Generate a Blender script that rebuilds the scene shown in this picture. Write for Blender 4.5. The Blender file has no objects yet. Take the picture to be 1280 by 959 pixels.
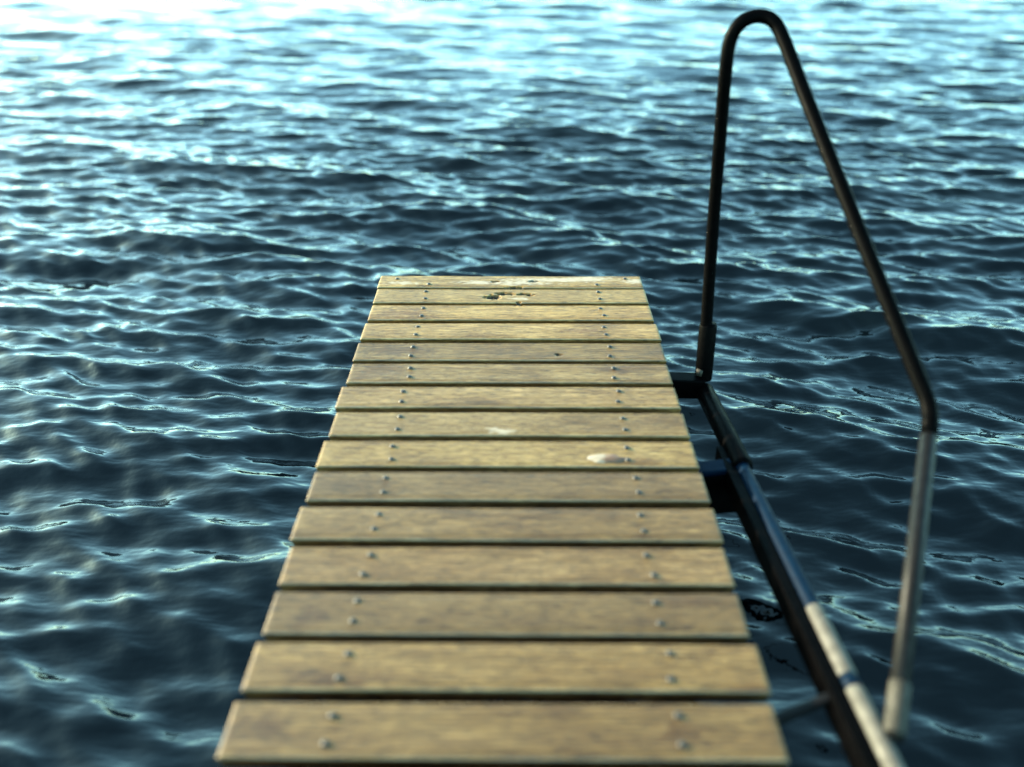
import bpy, bmesh, math, random
import numpy as np
from mathutils import Vector, Matrix, noise

# ------------------------------------------------------------------ camera / light / exposure
scene = bpy.context.scene
COL = scene.collection
DECK = 0.46                     # deck top above the mean water level (m)
CAM_H = 1.20                    # camera above the deck
F = 1110.0                      # focal length in photo pixels (1280 px wide)
VPX, HOR = 647.0, -153.0        # vanishing point of the planked deck
PITCH = math.atan((479.5 - HOR) / F)
YAW = (VPX - 640.0) / F * math.cos(PITCH)

cam_data = bpy.data.cameras.new("camera")
cam = bpy.data.objects.new("camera", cam_data)
COL.objects.link(cam)
cam_data.sensor_width = 36.0
cam_data.lens = 36.0 * F / 1280.0
cam_data.clip_start = 0.02
cam_data.clip_end = 6000.0
cam.location = (0, 0, DECK + CAM_H)
cam.rotation_euler = (math.pi / 2 - PITCH, 0, YAW)
cam_data.dof.use_dof = True
cam_data.dof.focus_distance = 2.92
cam_data.dof.aperture_fstop = 1.05
cam_data.dof.aperture_blades = 0
scene.camera = cam

SUN_EL = math.radians(17)
SUN_AZ = math.radians(-68)      # measured from +Y (forward), negative = left
to_sun = Vector((math.cos(SUN_EL) * math.sin(SUN_AZ), math.cos(SUN_EL) * math.cos(SUN_AZ), math.sin(SUN_EL)))

world = bpy.data.worlds.new("World")
scene.world = world
world.use_nodes = True
wn, wl = world.node_tree.nodes, world.node_tree.links
wn.clear()
sky = wn.new("ShaderNodeTexSky")
sky.sky_type = 'NISHITA'
sky.sun_disc = False
sky.sun_elevation = SUN_EL
sky.sun_rotation = SUN_AZ
sky.air_density = 0.62
sky.dust_density = 0.55
sky.ozone_density = 0.6
tint = wn.new("ShaderNodeMix"); tint.data_type = 'RGBA'; tint.blend_type = 'MULTIPLY'
tint.inputs[0].default_value = 1.0
tint.inputs[7].default_value = (0.68, 1.0, 0.80, 1)
bg = wn.new("ShaderNodeBackground")
bg.inputs["Strength"].default_value = 0.15
wo = wn.new("ShaderNodeOutputWorld")
wl.new(sky.outputs[0], tint.inputs[6])
wl.new(tint.outputs[2], bg.inputs["Color"])
wl.new(bg.outputs[0], wo.inputs["Surface"])

sun_d = bpy.data.lights.new("sun", 'SUN')
sun_d.energy = 2.6
sun_d.angle = math.radians(2)
sun_d.color = (1.0, 0.86, 0.62)
sun = bpy.data.objects.new("sun", sun_d)
COL.objects.link(sun)
sun.rotation_euler = (-to_sun).to_track_quat('-Z', 'Y').to_euler()
sun.location = (-8, 5, 10)

vs = scene.view_settings
vs.view_transform = 'Standard'
vs.look = 'None'
vs.gamma = 1.0
vs.use_curve_mapping = False
vs.exposure = 3.0

random.seed(7)
rng = np.random.default_rng(11)

# ------------------------------------------------------------------ helpers
def link(name, me, mat=None, parent=None, loc=None):
    o = bpy.data.objects.new(name, me)
    COL.objects.link(o)
    if mat is not None and me is not None and not me.materials:
        me.materials.append(mat)
    if parent is not None:
        o.parent = parent
    if loc is not None:
        o.location = loc
    return o

def mesh_from_bm(name, bm, smooth=True):
    me = bpy.data.meshes.new(name)
    bmesh.ops.recalc_face_normals(bm, faces=bm.faces[:])
    bm.to_mesh(me); bm.free()
    for p in me.polygons:
        p.use_smooth = smooth
    return me

def ray(u, v, t):
    """world point seen at photo pixel (u, v) at camera depth t"""
    p = Vector(((u - 640.0) / F * t, -(v - 479.5) / F * t, -t))
    return Matrix.Translation(cam.location) @ cam.rotation_euler.to_matrix().to_4x4() @ p

def smooth_path(pts, n=10):
    """Catmull-Rom (centripetal-ish) through the points"""
    out = []
    P = [pts[0] * 2 - pts[1]] + pts + [pts[-1] * 2 - pts[-2]]
    for i in range(1, len(P) - 2):
        p0, p1, p2, p3 = P[i-1], P[i], P[i+1], P[i+2]
        for k in range(n):
            t = k / n
            out.append(0.5 * ((2*p1) + (p2-p0)*t + (2*p0-5*p1+4*p2-p3)*t*t + (3*p1-p0-3*p2+p3)*t**3))
    out.append(pts[-1].copy())
    return out

def rounded_path(pts, radii, n=8):
    """straight runs joined by bends (quadratic) that start radii[i] before each corner"""
    out = [pts[0]]
    for i in range(1, len(pts) - 1):
        a, b, c = pts[i-1], pts[i], pts[i+1]
        r = radii[i]
        p = b + (a - b).normalized() * min(r, (a-b).length * 0.49)
        q = b + (c - b).normalized() * min(r, (c-b).length * 0.49)
        for k in range(n + 1):
            t = k / n
            out.append(p * (1-t)**2 + b * 2*t*(1-t) + q * t*t)
    out.append(pts[-1])
    return out

def sweep(bm, path, r, seg=20, cap=True):
    rings = []
    up = None
    for i, p in enumerate(path):
        d = (path[min(i+1, len(path)-1)] - path[max(i-1, 0)]).normalized()
        if up is None:
            up = d.orthogonal().normalized()
        up = (up - d * up.dot(d)).normalized()
        s = d.cross(up)
        rr = r[i] if isinstance(r, (list, tuple)) else r
        rings.append([bm.verts.new(p + (up * math.cos(a) + s * math.sin(a)) * rr)
                      for a in [2*math.pi*k/seg for k in range(seg)]])
    for A, B in zip(rings, rings[1:]):
        for k in range(seg):
            bm.faces.new((A[k], A[(k+1) % seg], B[(k+1) % seg], B[k]))
    if cap:
        bm.faces.new(rings[0][::-1]); bm.faces.new(rings[-1])
    return rings

def box_between(bm, a, b, w, h, upv=Vector((0, 0, 1)), bev=0.003):
    """rectangular bar from a to b, w across, h along upv"""
    d = (b - a).normalized()
    s = d.cross(upv).normalized(); u = s.cross(d).normalized()
    vs_ = []
    for p in (a, b):
        for i, j in ((-1, -1), (1, -1), (1, 1), (-1, 1)):
            vs_.append(bm.verts.new(p + s * (i*w/2) + u * (j*h/2)))
    fs = [(0,3,2,1), (4,5,6,7), (0,1,5,4), (1,2,6,5), (2,3,7,6), (3,0,4,7)]
    faces = [bm.faces.new([vs_[k] for k in f]) for f in fs]
    if bev > 0:
        es = list({e for f in faces for e in f.edges})
        bmesh.ops.bevel(bm, geom=es, offset=bev, segments=2, affect='EDGES', profile=0.5)

# ------------------------------------------------------------------ materials
def new_mat(name):
    m = bpy.data.materials.new(name); m.use_nodes = True
    nt = m.node_tree
    b = nt.nodes["Principled BSDF"]
    return m, nt.nodes, nt.links, b

def ramp(nodes, stops):
    r = nodes.new("ShaderNodeValToRGB")
    el = r.color_ramp.elements
    while len(el) > 1:
        el.remove(el[-1])
    el[0].position, el[0].color = stops[0][0], (*stops[0][1], 1)
    for p, c in stops[1:]:
        e = el.new(p); e.color = (*c, 1)
    return r

def mapped_noise(n, l, src, scale, ns, detail=6, rough=0.6):
    mp = n.new("ShaderNodeMapping"); mp.inputs["Scale"].default_value = scale
    l.new(src, mp.inputs["Vector"])
    t = n.new("ShaderNodeTexNoise")
    t.inputs["Scale"].default_value = ns
    t.inputs["Detail"].default_value = detail
    t.inputs["Roughness"].default_value = rough
    l.new(mp.outputs[0], t.inputs["Vector"])
    return t

def mix_col(n, l, fac, a, b, mode='MIX'):
    m = n.new("ShaderNodeMix"); m.data_type = 'RGBA'; m.blend_type = mode
    for sock, val in ((m.inputs[0], fac), (m.inputs[6], a), (m.inputs[7], b)):
        if isinstance(val, (int, float)):
            sock.default_value = val
        elif isinstance(val, tuple):
            sock.default_value = (*val, 1)
        else:
            l.new(val, sock)
    return m.outputs[2]

def wood_material():
    m, n, l, b = new_mat("weathered_plank")
    tc = n.new("ShaderNodeTexCoord")
    oi = n.new("ShaderNodeObjectInfo")
    off = n.new("ShaderNodeVectorMath"); off.operation = 'ADD'
    mul = n.new("ShaderNodeVectorMath"); mul.operation = 'SCALE'
    cmb = n.new("ShaderNodeCombineXYZ")
    for k in range(3):
        l.new(oi.outputs["Random"], cmb.inputs[k])
    l.new(cmb.outputs[0], mul.inputs[0]); mul.inputs["Scale"].default_value = 57.0
    l.new(tc.outputs["Object"], off.inputs[0]); l.new(mul.outputs[0], off.inputs[1])
    src = off.outputs[0]
    grain = mapped_noise(n, l, src, (4.0, 75.0, 20.0), 3.0, 9, 0.72)      # long fibres
    fine = mapped_noise(n, l, src, (13.0, 125.0, 60.0), 3.0, 3, 0.7)      # short dark pores
    blot = mapped_noise(n, l, src, (2.2, 7.0, 4.0), 1.6, 5, 0.6)          # weather blotches
    base = ramp(n, [(0.35, (0.072, 0.036, 0.010)), (0.45, (0.170, 0.100, 0.029)),
                    (0.54, (0.250, 0.158, 0.052)), (0.64, (0.37, 0.250, 0.098))])
    l.new(grain.outputs[0], base.inputs[0])
    grey = ramp(n, [(0.30, (0.36, 0.26, 0.16)), (0.44, (0.74, 0.68, 0.58)), (0.56, (0.96, 0.95, 0.94)), (0.72, (1.04, 1.08, 1.22))])
    l.new(blot.outputs[0], grey.inputs[0])
    c = mix_col(n, l, 0.8, base.outputs[0], grey.outputs[0], 'MULTIPLY')
    pore = ramp(n, [(0.37, (0.12, 0.09, 0.06)), (0.45, (0.86, 0.84, 0.82)), (0.60, (1.28, 1.28, 1.24))])
    l.new(fine.outputs[0], pore.inputs[0])
    c = mix_col(n, l, 0.85, c, pore.outputs[0], 'MULTIPLY')
    # board to board tone
    tone = ramp(n, [(0.0, (0.60, 0.56, 0.52)), (0.35, (0.84, 0.80, 0.74)), (0.7, (0.92, 0.93, 0.94)), (1.0, (1.04, 1.0, 0.92))])
    l.new(oi.outputs["Random"], tone.inputs[0])
    c = mix_col(n, l, 1.0, c, tone.outputs[0], 'MULTIPLY')
    c = mix_col(n, l, 1.0, c, oi.outputs["Color"], 'MULTIPLY')
    # marks with shapes of their own (bleached patches, painted edge highlights, rot and cracks, damp ends)
    at = n.new("ShaderNodeAttribute"); at.attribute_name = "marks"
    sp = n.new("ShaderNodeSeparateColor"); l.new(at.outputs["Color"], sp.inputs[0])
    c = mix_col(n, l, sp.outputs[2], c, mix_col(n, l, 1.0, c, (0.50, 0.37, 0.25), 'MULTIPLY'))
    c = mix_col(n, l, sp.outputs[0], c, (0.40, 0.33, 0.235))
    c = mix_col(n, l, sp.outputs[1], c, (0.004, 0.003, 0.002))
    l.new(c, b.inputs["Base Color"])
    rr = ramp(n, [(0.3, (0.62,)*3), (0.7, (0.42,)*3)])
    l.new(grain.outputs[0], rr.inputs[0]); l.new(rr.outputs[0], b.inputs["Roughness"])
    bp = n.new("ShaderNodeBump"); bp.inputs["Strength"].default_value = 0.55; bp.inputs["Distance"].default_value = 0.0016
    ad = n.new("ShaderNodeMath"); ad.operation = 'ADD'
    l.new(grain.outputs[0], ad.inputs[0]); l.new(fine.outputs[0], ad.inputs[1])
    b.inputs["Specular IOR Level"].default_value = 0.35
    l.new(ad.outputs[0], bp.inputs["Height"]); l.new(bp.outputs[0], b.inputs["Normal"])
    return m

def dark_wood_material():
    m, n, l, b = new_mat("wet_timber")
    tc = n.new("ShaderNodeTexCoord")
    g = mapped_noise(n, l, tc.outputs["Object"], (6, 6, 6), 4.0, 6, 0.6)
    r = ramp(n, [(0.3, (0.014, 0.010, 0.007)), (0.7, (0.040, 0.030, 0.020))])
    l.new(g.outputs[0], r.inputs[0]); l.new(r.outputs[0], b.inputs["Base Color"])
    b.inputs["Roughness"].default_value = 0.7
    return m

def metal_material(name, c0, c1, rough, metallic=1.0, scale=60, spec=0.5):
    m, n, l, b = new_mat(name)
    tc = n.new("ShaderNodeTexCoord")
    g = mapped_noise(n, l, tc.outputs["Object"], (1, 1, 1), scale, 5, 0.65)
    r = ramp(n, [(0.32, c0), (0.66, c1)])
    l.new(g.outputs[0], r.inputs[0]); l.new(r.outputs[0], b.inputs["Base Color"])
    b.inputs["Metallic"].default_value = metallic
    q = ramp(n, [(0.3, (rough * 1.25,) * 3), (0.7, (rough * 0.8,) * 3)])
    l.new(g.outputs[0], q.inputs[0]); l.new(q.outputs[0], b.inputs["Roughness"])
    b.inputs["Specular IOR Level"].default_value = spec
    bp = n.new("ShaderNodeBump"); bp.inputs["Strength"].default_value = 0.15; bp.inputs["Distance"].default_value = 0.0006
    l.new(g.outputs[0], bp.inputs["Height"]); l.new(bp.outputs[0], b.inputs["Normal"])
    return m

def water_material():
    m, n, l, b = new_mat("lake_water")
    tc = n.new("ShaderNodeTexCoord")
    body = mapped_noise(n, l, tc.outputs["Object"], (1, 1, 1), 0.9, 3, 0.5)
    r = ramp(n, [(0.35, (0.00005, 0.0003, 0.0006)), (0.62, (0.0001, 0.0006, 0.0010)), (0.75, (0.0004, 0.0012, 0.0008))])
    l.new(body.outputs[0], r.inputs[0]); l.new(r.outputs[0], b.inputs["Base Color"])
    b.inputs["Roughness"].default_value = 0.03
    b.inputs["IOR"].default_value = 1.333
    rip = mapped_noise(n, l, tc.outputs["Object"], (0.7, 1.7, 1.0), 9.0, 2, 0.5)
    rip2 = mapped_noise(n, l, tc.outputs["Object"], (1.0, 1.6, 1.0), 3.2, 2, 0.5)
    ad = n.new("ShaderNodeMath"); ad.operation = 'MULTIPLY_ADD'; ad.inputs[1].default_value = 2.0
    l.new(rip2.outputs[0], ad.inputs[0]); l.new(rip.outputs[0], ad.inputs[2])
    rip3 = mapped_noise(n, l, tc.outputs["Object"], (0.75, 1.3, 1.0), 30.0, 2, 0.5)
    a0 = ad
    ad = n.new("ShaderNodeMath"); ad.operation = 'MULTIPLY_ADD'; ad.inputs[1].default_value = 0.16
    l.new(rip3.outputs[0], ad.inputs[0]); l.new(a0.outputs[0], ad.inputs[2])
    bp = n.new("ShaderNodeBump"); bp.inputs["Strength"].default_value = 1.0; bp.inputs["Distance"].default_value = 0.007
    l.new(ad.outputs[0], bp.inputs["Height"]); l.new(bp.outputs[0], b.inputs["Normal"])
    return m

WOOD = wood_material()
TIMBER = dark_wood_material()
NAILM = metal_material("nail_steel", (0.022, 0.020, 0.018), (0.060, 0.052, 0.045), 0.45, 0.4)
DARKM = metal_material("dark_steel", (0.0005, 0.0005, 0.0006), (0.0016, 0.0015, 0.0015), 0.4, 0.0, 60, 0.012)
GREYM = metal_material("grey_steel", (0.0025, 0.0021, 0.0019), (0.0080, 0.0068, 0.0060), 0.45, 0.0, 60, 0.12)
PALEM = metal_material("sunlit_bar_steel", (0.048, 0.043, 0.034), (0.100, 0.089, 0.071), 0.6, 0.0, 40, 0.2)  # sun reflection on the base bar, put into the colour
DULLM = metal_material("dull_pale_steel", (0.018, 0.016, 0.012), (0.048, 0.042, 0.032), 0.6, 0.0, 40, 0.15)  # lit end of the leg painted in; also plain bolt steel
BLUEM = metal_material("sky_tinted_steel", (0.0004, 0.0055, 0.0145), (0.0006, 0.008, 0.020), 0.5, 0.0, 60, 0.05)  # sky reflection on the steel, painted as blue
WATERM = water_material()

# ------------------------------------------------------------------ water
def graded(core, d0, up, down):
    """even spacing d0 inside core; outside it grows by the factors of (limit, factor) steps"""
    xs = list(np.arange(core[0], core[1] + 1e-6, d0))
    def run(x, steps, sgn):
        out, d = [], d0
        for lim, g in steps:
            while (lim - x) * sgn > 0:
                d *= g; x += sgn * d; out.append(x)
        return out
    return np.array(run(xs[0], down, -1)[::-1] + xs + run(xs[-1], up, 1))

def build_water():
    X = graded((-2.4, 2.4), 0.0165, ((10, 1.0085), (2500, 1.12)), ((-10, 1.0085), (-2500, 1.12)))
    Y = graded((0.6, 6.0), 0.0155, ((17, 1.0075), (4000, 1.12)), ((-3, 1.03), (-2500, 1.15)))
    gx, gy = np.meshgrid(X, Y)
    dx = np.gradient(X)[None, :]; dy = np.gradient(Y)[:, None]
    sp = np.maximum(dx, dy)
    h = np.zeros_like(gx); ox = np.zeros_like(gx); oy = np.zeros_like(gx)
    N = 150
    gx32, gy32 = gx.astype(np.float32), gy.astype(np.float32)
    h = h.astype(np.float32); ox = ox.astype(np.float32); oy = oy.astype(np.float32)
    L = np.sort(np.exp(rng.uniform(math.log(0.055), math.log(1.35), N)))
    mean = math.radians(-90 - 12)          # wind waves run towards the jetty
    bend = [np.sin(gx32 * f + p) * 0.5 + np.sin(gx32 * f * 2.3 + gy32 * f + 2 * p) * 0.5 for f, p in ((0.9, 0.3), (1.7, 2.1), (2.9, 4.0))]
    for i in range(N):
        th = mean + rng.normal(0, 0.45 if L[i] < 0.2 else 0.36)
        k = 2 * math.pi / L[i]
        slope = 0.29 * math.sqrt(2.0 / N) * (1.3 if 0.075 < L[i] < 0.34 else 0.65)
        amp = slope / k
        fade = np.clip((L[i] / sp - 2.6) / 3.0, 0, 1).astype(np.float32)
        kx, ky = k * math.cos(th), k * math.sin(th)
        # slow swing of the crests so they do not run dead straight
        ph = (kx * gx32 + ky * gy32 + rng.uniform(0, 6.283) + rng.uniform(-0.9, 0.9) * bend[i % 3]).astype(np.float32)
        a = amp * fade
        c = a * np.cos(ph); s = a * np.sin(ph)
        h += c
        ox -= 0.5 * math.cos(th) * s
        oy -= 0.5 * math.sin(th) * s
    # gusts: patches of rougher and calmer water
    gust = 1.0 + 0.28 * np.sin(gx * 0.55 + 1.1 + 0.8 * np.sin(gy * 0.31)) * np.sin(gy * 0.42 + 0.4)
    h *= gust
    verts = np.stack([gx + ox * gust, gy + oy * gust, h], -1).reshape(-1, 3).astype(np.float32)
    ny, nx = gx.shape
    idx = np.arange(nx * ny).reshape(ny, nx)
    quads = np.stack([idx[:-1, :-1], idx[:-1, 1:], idx[1:, 1:], idx[1:, :-1]], -1).reshape(-1, 4)
    me = bpy.data.meshes.new("water")
    me.vertices.add(len(verts)); me.vertices.foreach_set("co", verts.ravel())
    me.loops.add(quads.size); me.loops.foreach_set("vertex_index", quads.ravel().astype(np.int32))
    me.polygons.add(len(quads))
    me.polygons.foreach_set("loop_start", np.arange(0, quads.size, 4, dtype=np.int32))
    me.polygons.foreach_set("loop_total", np.full(len(quads), 4, dtype=np.int32))
    me.polygons.foreach_set("use_smooth", np.ones(len(quads), dtype=bool))
    me.update(calc_edges=True)
    o = link("water", me, WATERM)
    o["kind"] = "structure"
    o["label"] = "dark blue choppy lake water with pale cyan sky reflections"
    print("water quads", len(quads))
build_water()

# ------------------------------------------------------------------ jetty
XL, XR = -0.469, 0.431                 # deck edges
Y_END = 2.860                          # far end of the deck
PITCHY = 0.1324                        # one plank and one gap
GAP = 0.0245
THICK = 0.040
NPLANK = 25

jetty = bpy.data.objects.new("jetty", None)
COL.objects.link(jetty)
jetty.location = (0, 0, DECK)
jetty["label"] = "narrow weathered wooden plank jetty reaching out over the water"
jetty["category"] = "jetty"

def ell(x, y, cx, cy, rx, ry, seed, rag=0.55, soft=3.0):
    """soft ragged ellipse mask"""
    d = math.hypot((x - cx) / rx, (y - cy) / ry)
    d += rag * noise.noise(Vector((x * 70 + seed, y * 150, seed)))
    return max(0.0, min(1.0, (1.0 - d) * soft))

def fx(u, v):      # photo pixel on the deck -> deck x, y
    p0 = Vector(cam.location); d = ray(u, v, 1.0) - p0
    t = (DECK - p0.z) / d.z
    p = p0 + d * t
    return p.x, p.y

# (kind, u, v, half width px, half height px)
MARKS = [("w", 690, 350, 62, 2.6), ("w", 735, 349, 30, 3.2), ("w", 597, 353, 26, 2.0), ("w", 503, 354, 18, 2.0), ("w", 792, 352, 14, 3),
         ("w", 650, 354, 40, 2.4),
         ("k", 617, 371, 9, 2.4), ("k", 632, 367, 9, 1.2), ("k", 655, 367.5, 8, 1.2), ("k", 662, 369, 5, 0.9),
         ("k", 646, 380, 11, 2.0), ("k", 645, 359.5, 10, 1.0), ("k", 620, 352, 5, 0.8), ("k", 668, 352, 6, 0.9),
         ("w", 650, 373, 12, 1.6), ("w", 518, 401, 6, 1.6), ("k", 698, 443, 4, 0.9),
         ("w", 628, 540, 16, 3.2), ("w", 617, 537, 8, 2),
         ("k", 676, 722, 1.6, 13), ("b", 505, 392, 40, 9), ("b", 480, 462, 34, 10), ("b", 500, 437, 44, 8),
         ("b", 858, 750, 46, 7), ("b", 940, 862, 30, 8), ("b", 330, 905, 34, 16), ("b", 770, 462, 30, 6), ("b", 726, 414, 34, 3),
         ("b", 800, 578, 30, 6), ("b", 455, 468, 22, 10), ("b", 385, 770, 22, 20), ("b", 420, 850, 60, 9), ("b", 850, 915, 30, 20)]
MK = []
for kind, u, v, ru, rv in MARKS:
    cx, cy = fx(u, v)
    x1, _ = fx(u + ru, v); _, y1 = fx(u, v - rv)
    MK.append((kind, cx, cy, abs(x1 - cx), abs(y1 - cy)))

def plank_mesh(i, x0, x1, y0, y1):
    """one board: rounded arrises, shallow routed line along both edges, slight cupping; origin at its middle"""
    cx, cy = (x0 + x1) / 2, (y0 + y1) / 2
    w = y1 - y0
    mine = [m for m in MK if y0 - 0.02 < m[2] < y1 + 0.02]
    has = any(m[0] in "wk" for m in mine)
    nx = 240 if has else 70
    nyi = 22 if has else 8
    prof = [(0.013, -THICK), (0.013, -0.022), (0.0003, -0.0046), (0.0, -0.0032), (0.0005, -0.0018), (0.0016, -0.0006), (0.0032, 0.0), (0.0080, -0.0001), (0.0092, -0.0009), (0.0106, 0.0)]
    rows = [(-w/2 + a, z) for a, z in prof]
    inner = np.linspace(-w/2 + 0.0106, w/2 - 0.0106, nyi + 2)[1:-1]
    rows += [(float(a), 0.0) for a in inner]
    rows += [(w/2 - a, z) for a, z in prof[::-1]]
    xs = [-(x1-x0)/2, -(x1-x0)/2 + 0.0012, -(x1-x0)/2 + 0.004] + list(np.linspace(-(x1-x0)/2 + 0.010, (x1-x0)/2 - 0.010, nx)) + [(x1-x0)/2 - 0.004, (x1-x0)/2 - 0.0012, (x1-x0)/2]
    cup = random.uniform(-0.0012, 0.0016)
    bend = random.uniform(-0.002, 0.002)
    verts, cols = [], []
    for ix, x in enumerate(xs):
        ed = min(ix, len(xs) - 1 - ix)
        for (y, z) in rows:
            zz = z
            if z > -THICK + 1e-6:
                zz += cup * (1 - (2*y/w)**2) + 0.0006 * noise.noise(Vector((x*9 + i*7, y*30, i)))
                if ed == 0: zz -= 0.0032
                elif ed == 1: zz -= 0.0010
            R = G = B = 0.0
            if z > -0.02:
                for kind, mx, my, rx, ry in mine:
                    wx, wy = x + cx, y + cy
                    if abs(wx - mx) > rx * 2.2 + 0.01 or abs(wy - my) > ry * 2.2 + 0.01:
                        continue
                    e = ell(wx, wy, mx, my, rx * 1.15, ry * 1.15, mx * 40 + 3, 0.75, 5.0 if kind == 'k' else 1.6)
                    if kind == "w": R = max(R, e * 0.7)
                    elif kind == "k": G = max(G, e * 0.35 if rx < ry * 0.3 else min(1.0, e * 2.2))
                    else: B = max(B, e * 0.8)
                zz -= 0.010 * max(0.0, G - 0.45) / 0.55
                if -0.002 < z < -0.0005 and abs(y) > w/2 - 0.005: R = max(R, 0.30 + 0.25 * noise.noise(Vector((x*14, i*5.1, z*90))))  # pale arris: light caught on the edge, painted into the wood
            yy = y + bend * math.sin(math.pi * (x - xs[0]) / (x1 - x0)) + 0.0006 * noise.noise(Vector((x*6, i*3.3, 0.0)))
            verts.append((x, yy, zz)); cols.append((R, G, B, 1))
    nr = len(rows)
    faces = []
    for a in range(len(xs) - 1):
        for b in range(nr - 1):
            faces.append((a*nr + b, (a+1)*nr + b, (a+1)*nr + b + 1, a*nr + b + 1))
        faces.append((a*nr + nr - 1, (a+1)*nr + nr - 1, (a+1)*nr, a*nr))
    faces.append(tuple(range(nr)))
    faces.append(tuple(range((len(xs)-1)*nr + nr - 1, (len(xs)-1)*nr - 1, -1)))
    me = bpy.data.meshes.new("plank")
    me.from_pydata(verts, [], faces)
    at = me.color_attributes.new("marks", 'FLOAT_COLOR', 'POINT')
    at.data.foreach_set("color", np.array(cols, dtype=np.float32).ravel())
    for p in me.polygons:
        p.use_smooth = len(p.vertices) == 4
    me.update()
    return me, (cx, cy)

def nail_mesh():
    bm = bmesh.new()
    prof = [(0.0070, -0.004), (0.0070, 0.0004), (0.0064, 0.0017), (0.0048, 0.0029), (0.0026, 0.0036)]
    seg = 14
    rings = [[bm.verts.new((r * math.cos(2*math.pi*k/seg), r * math.sin(2*math.pi*k/seg), z)) for k in range(seg)] for r, z in prof]
    top = bm.verts.new((0, 0, 0.0039))
    for A, B in zip(rings, rings[1:]):
        for k in range(seg):
            bm.faces.new((A[k], A[(k+1) % seg], B[(k+1) % seg], B[k]))
    for k in range(seg):
        bm.faces.new((rings[-1][k], rings[-1][(k+1) % seg], top))
    return mesh_from_bm("nail", bm)
NAIL = nail_mesh()

W = XR - XL
planks = []
for i in range(NPLANK):
    y1 = Y_END - (0 if i == 0 else 0.105 + GAP/2 + PITCHY * (i - 1) + 0.0035)
    y1 = Y_END if i == 0 else Y_END - 0.112 - PITCHY * (i - 1)
    wid = 0.100 if i == 0 else PITCHY - GAP + random.uniform(-0.0015, 0.0015)
    x0 = XL + random.uniform(-0.004, 0.005) + (0.007 if i in (11, 12) else 0)
    x1 = XR + random.uniform(-0.004, 0.004)
    me, c = plank_mesh(i, x0, x1, y1 - wid, y1)
    o = link("plank", me, WOOD, jetty, (c[0], c[1], random.uniform(-0.001, 0.001)))
    o.rotation_euler = (0, random.uniform(-0.0015, 0.0015), random.uniform(-0.0012, 0.0012))
    base_t = (1.08, 1.04, 0.88) if i < 5 else (1.0, 1.0, 1.0) if i < 9 else (0.86, 0.84, 0.90)
    jit = random.uniform(0.90, 1.08)
    o.color = (base_t[0] * jit, base_t[1] * jit, base_t[2] * jit * random.uniform(0.92, 1.08), 1)
    planks.append(o)
    spots = []
    for fr in (0.187, 0.822):
        for q in (0.27, 0.77):
            spots.append((fr + random.uniform(-0.006, 0.006), q + random.uniform(-0.03, 0.03)))
    if i == 0:
        spots = [(0.065, 0.70), (0.190, 0.25), (0.823, 0.22), (0.935, 0.74)]
    for fr, q in spots:
        nx_, ny_ = XL + W * fr - c[0], y1 - wid + wid * q - c[1]
        nl = link("nail", NAIL, NAILM, o, (nx_, ny_, 0.0006))
        nl.rotation_euler = (random.uniform(-0.06, 0.06), random.uniform(-0.06, 0.06), random.uniform(0, 6.28))

# pale dried splotch on the ninth plank, beside a nail
def splotch(parent, u, v, ru, rv):
    cx, cy = fx(u, v); x1, _ = fx(u + ru, v); _, y1 = fx(u, v - rv)
    rx, ry = abs(x1 - cx), abs(y1 - cy)
    bm = bmesh.new()
    seg, rg = 36, 5
    prev = None
    ctr = bm.verts.new((0, 0, 0.0050))
    for r in range(1, rg + 1):
        ring = []
        for k in range(seg):
            a = 2*math.pi*k/seg
            f = r / rg
            wob = 1 + 0.30 * noise.noise(Vector((math.cos(a)*1.7, math.sin(a)*1.7, 4.2))) * f
            x, y = rx * f * wob * math.cos(a), ry * f * wob * math.sin(a)
            z = 0.0048 * (1 - f*f) + 0.0014 * noise.noise(Vector((x*160, y*160, 2))) * (1 - f**4) - (0.0012 if r == rg else 0) + 0.0006
            ring.append(bm.verts.new((x, y, z)))
        for k in range(seg):
            if prev is None:
                bm.faces.new((ctr, ring[k], ring[(k+1) % seg]))
            else:
                bm.faces.new((prev[k], ring[k], ring[(k+1) % seg], prev[(k+1) % seg]))
        prev = ring
    me = mesh_from_bm("splotch", bm)
    m, n, l, b = new_mat("dried_splotch")
    tc = n.new("ShaderNodeTexCoord")
    g = mapped_noise(n, l, tc.outputs["Object"], (1.0, 1.6, 1), 26, 4, 0.6)
    r = ramp(n, [(0.40, (0.25, 0.20, 0.14)), (0.48, (0.17, 0.105, 0.06)), (0.58, (0.15, 0.07, 0.035)), (0.70, (0.11, 0.055, 0.028))])
    # browner towards one end
    sx = n.new("ShaderNodeSeparateXYZ"); l.new(tc.outputs["Object"], sx.inputs[0])
    ad = n.new("ShaderNodeMath"); ad.operation = 'MULTIPLY_ADD'; ad.inputs[1].default_value = 9.0
    l.new(sx.outputs[0], ad.inputs[0]); l.new(g.outputs[0], ad.inputs[2])
    l.new(ad.outputs[0], r.inputs[0]); l.new(r.outputs[0], b.inputs["Base Color"])
    b.inputs["Roughness"].default_value = 0.6
    o = link("splotch", me, m, parent, (cx - parent.location.x, cy - parent.location.y, 0.0006))
    o["label"] = "white and brown dried splotch beside a nail"
    return o
splotch(planks[8], 757, 573.5, 24, 6.0)

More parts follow.
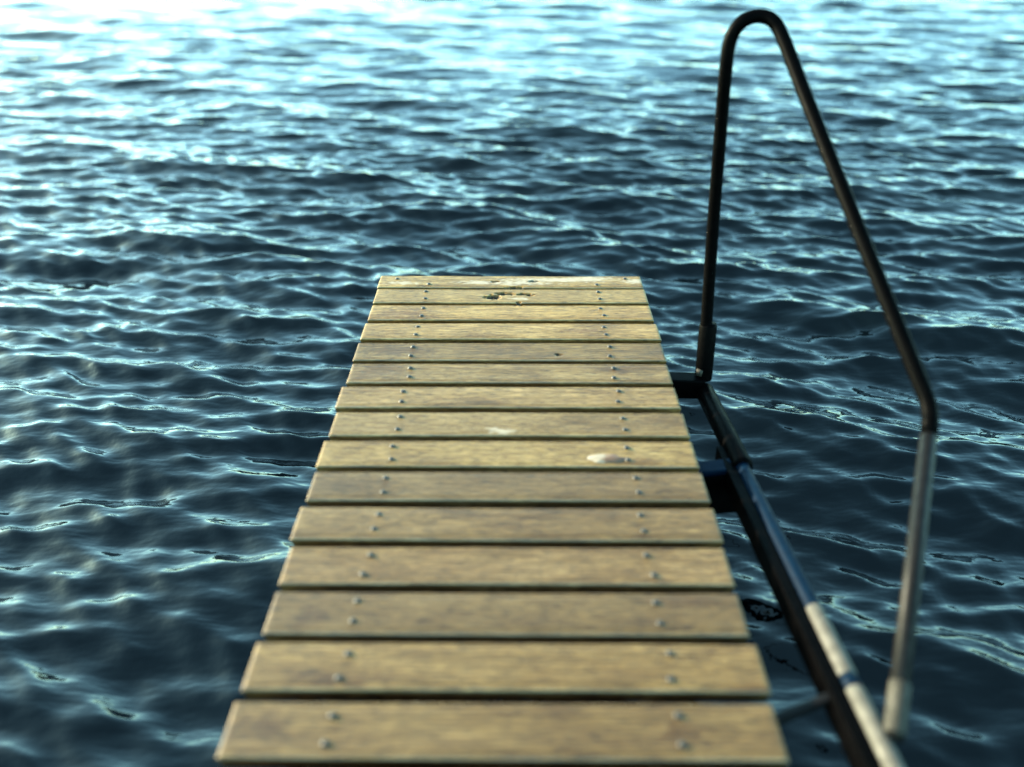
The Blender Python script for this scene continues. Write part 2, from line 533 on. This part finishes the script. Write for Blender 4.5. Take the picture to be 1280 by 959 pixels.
# two bearers under the nails, cross heads and piles standing in the water
for fr in (0.187, 0.822):
    bm = bmesh.new()
    x = XL + W * fr
    box_between(bm, Vector((x, Y_END - 0.03, -THICK - 0.072)), Vector((x, Y_END - 0.112 - PITCHY*(NPLANK-1) + 0.02, -THICK - 0.072)), 0.07, 0.140, bev=0.004)
    link("beam", mesh_from_bm("beam", bm, False), TIMBER, jetty)
for yy in (2.35, 0.1):
    bm = bmesh.new()
    box_between(bm, Vector((XL + 0.06, yy, -THICK - 0.195)), Vector((XR - 0.06, yy, -THICK - 0.195)), 0.09, 0.10, bev=0.004)
    link("cross_beam", mesh_from_bm("cross_beam", bm, False), TIMBER, jetty)
    for fr in (0.15, 0.85):
        bm = bmesh.new()
        x = XL + W * fr
        sweep(bm, [Vector((x, yy, -THICK - 0.245)), Vector((x, yy, -1.2)), Vector((x, yy, -2.2))], [0.055, 0.056, 0.058], 18)
        link("pile", mesh_from_bm("pile", bm), TIMBER, jetty)

# ------------------------------------------------------------------ handrail beside the jetty
rail = bpy.data.objects.new("handrail", None)
COL.objects.link(rail)
rail["label"] = "dark bent steel tube handrail bracketed to the right side of the jetty"
rail["category"] = "handrail"
K1 = ray(880, 478, 2.58)
rail.location = K1
bpy.context.view_layer.update()

def rpart(name, bm, mat, smooth=True, parent=None):
    me = mesh_from_bm(name, bm, smooth)
    me.transform(Matrix.Translation(-K1))
    o = link(name, me, mat, parent or rail)
    return o

R0 = 0.0165
top = [ray(879, 466, 2.57), ray(890, 300, 2.40), ray(901, 160, 2.24), ray(908, 80, 2.15),
       ray(914, 47, 2.12), ray(928, 27, 2.10), ray(948, 20, 2.09), ray(966, 26, 2.08), ray(979, 48, 2.07),
       ray(1010, 128, 2.02), ray(1084, 314, 1.885), ray(1139, 448, 1.79)]
K2 = ray(1164, 512, 1.75)
bm = bmesh.new()
path = smooth_path(top[:-1], 8)
path += rounded_path([top[-2], K2, ray(1161, 545, 1.72)], [0, 0.035, 0], 6)[1:]
sweep(bm, path, R0, 22)
rpart("hoop_tube", bm, DARKM)

# near leg of the hoop, its bright lit end painted as a paler run
LEG0, LEG1 = ray(1161, 545, 1.72), ray(1117, 925, 1.42)
bm = bmesh.new()
sweep(bm, [LEG0, LEG1], R0 - 0.0006, 22)
rpart("leg_tube", bm, GREYM)  # lighter than the hoop: its reflected light is in the grey
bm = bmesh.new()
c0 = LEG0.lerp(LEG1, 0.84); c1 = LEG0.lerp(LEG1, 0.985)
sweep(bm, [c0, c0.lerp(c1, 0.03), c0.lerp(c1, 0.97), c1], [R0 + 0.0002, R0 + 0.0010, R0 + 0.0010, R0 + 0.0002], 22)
rpart("sleeve_or_highlight", bm, DULLM)

# sleeve at the foot of the far post
p0, p1 = ray(879, 474, 2.575), ray(885.5, 404, 2.51)
bm = bmesh.new()
sweep(bm, [p0, p0.lerp(p1, 0.04), p0.lerp(p1, 0.95), p1], [0.0235, 0.025, 0.025, 0.0225], 22)
rpart("sleeve_or_highlight", bm, DARKM)

# base bar along the jetty side
A, B = ray(880, 488, 2.575), ray(1134, 996, 1.335)
def on_bar(v):
    lo, hi = 0.0, 1.0
    inv = cam.matrix_world.inverted()
    for _ in range(40):
        m = (lo + hi) / 2
        q = inv @ A.lerp(B, m)
        if 479.5 + F * q.y / q.z < v: lo = m
        else: hi = m
    return A.lerp(B, lo)
def bar_piece(name, v0, v1, r, mat, off=Vector((0, 0, 0))):
    a, b = on_bar(v0) + off, on_bar(v1) + off
    bm = bmesh.new()
    sweep(bm, [a, a.lerp(b, 0.02), a.lerp(b, 0.98), b], [r * 0.93, r, r, r * 0.93], 22)
    return rpart(name, bm, mat)
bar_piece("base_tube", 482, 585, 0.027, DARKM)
bar_piece("base_tube", 583, 770, 0.0165, BLUEM)  # blue of the reflected sky painted onto this run
bar_piece("sleeve_or_highlight", 762, 848, 0.0175, PALEM)  # painted sun highlight, modelled as a pale run
bar_piece("blue_band", 846, 866, 0.0160, BLUEM)  # blue break between the two painted highlights
bar_piece("sleeve_or_highlight", 864, 992, 0.0175, PALEM)  # second stretch of the painted sun highlight
# dark flat bar that carries the tube, on the jetty side of it
dirb = (B - A).normalized()
side = dirb.cross(Vector((0, 0, 1))).normalized()
if side.x > 0: side = -side
bm = bmesh.new()
off = side * 0.030 - Vector((0, 0, 0.022))
box_between(bm, on_bar(560) + off, B + off, 0.026, 0.055, bev=0.003)
rpart("carrier_bar", bm, DARKM, False)

# brackets to the jetty
def bracket(name, a, b, w, h, mat):
    bm = bmesh.new()
    box_between(bm, a, b, w, h, bev=0.004)
    return rpart(name, bm, mat, False)
q = on_bar(489)
bracket("bracket", Vector((XR - 0.05, q.y + 0.01, DECK - 0.075)), Vector((q.x - 0.004, q.y + 0.01, q.z + 0.012)), 0.055, 0.06, DARKM)
q = on_bar(582)
bracket("bracket", Vector((XR - 0.05, q.y, DECK - 0.085)), Vector((q.x - 0.004, q.y, q.z + 0.0)), 0.05, 0.016, BLUEM)  # skylight on its top face put into the blue
bracket("bracket_plate", Vector((XR - 0.05, q.y - 0.022, DECK - 0.150)), Vector((q.x - 0.006, q.y - 0.022, q.z - 0.068)), 0.012, 0.115, DARKM)
q = on_bar(868)
bracket("bracket", Vector((XR - 0.05, q.y - 0.05, DECK - 0.055)), Vector((q.x - 0.02, q.y + 0.012, q.z - 0.012)), 0.018, 0.016, GREYM)
# bolt heads on the two far brackets
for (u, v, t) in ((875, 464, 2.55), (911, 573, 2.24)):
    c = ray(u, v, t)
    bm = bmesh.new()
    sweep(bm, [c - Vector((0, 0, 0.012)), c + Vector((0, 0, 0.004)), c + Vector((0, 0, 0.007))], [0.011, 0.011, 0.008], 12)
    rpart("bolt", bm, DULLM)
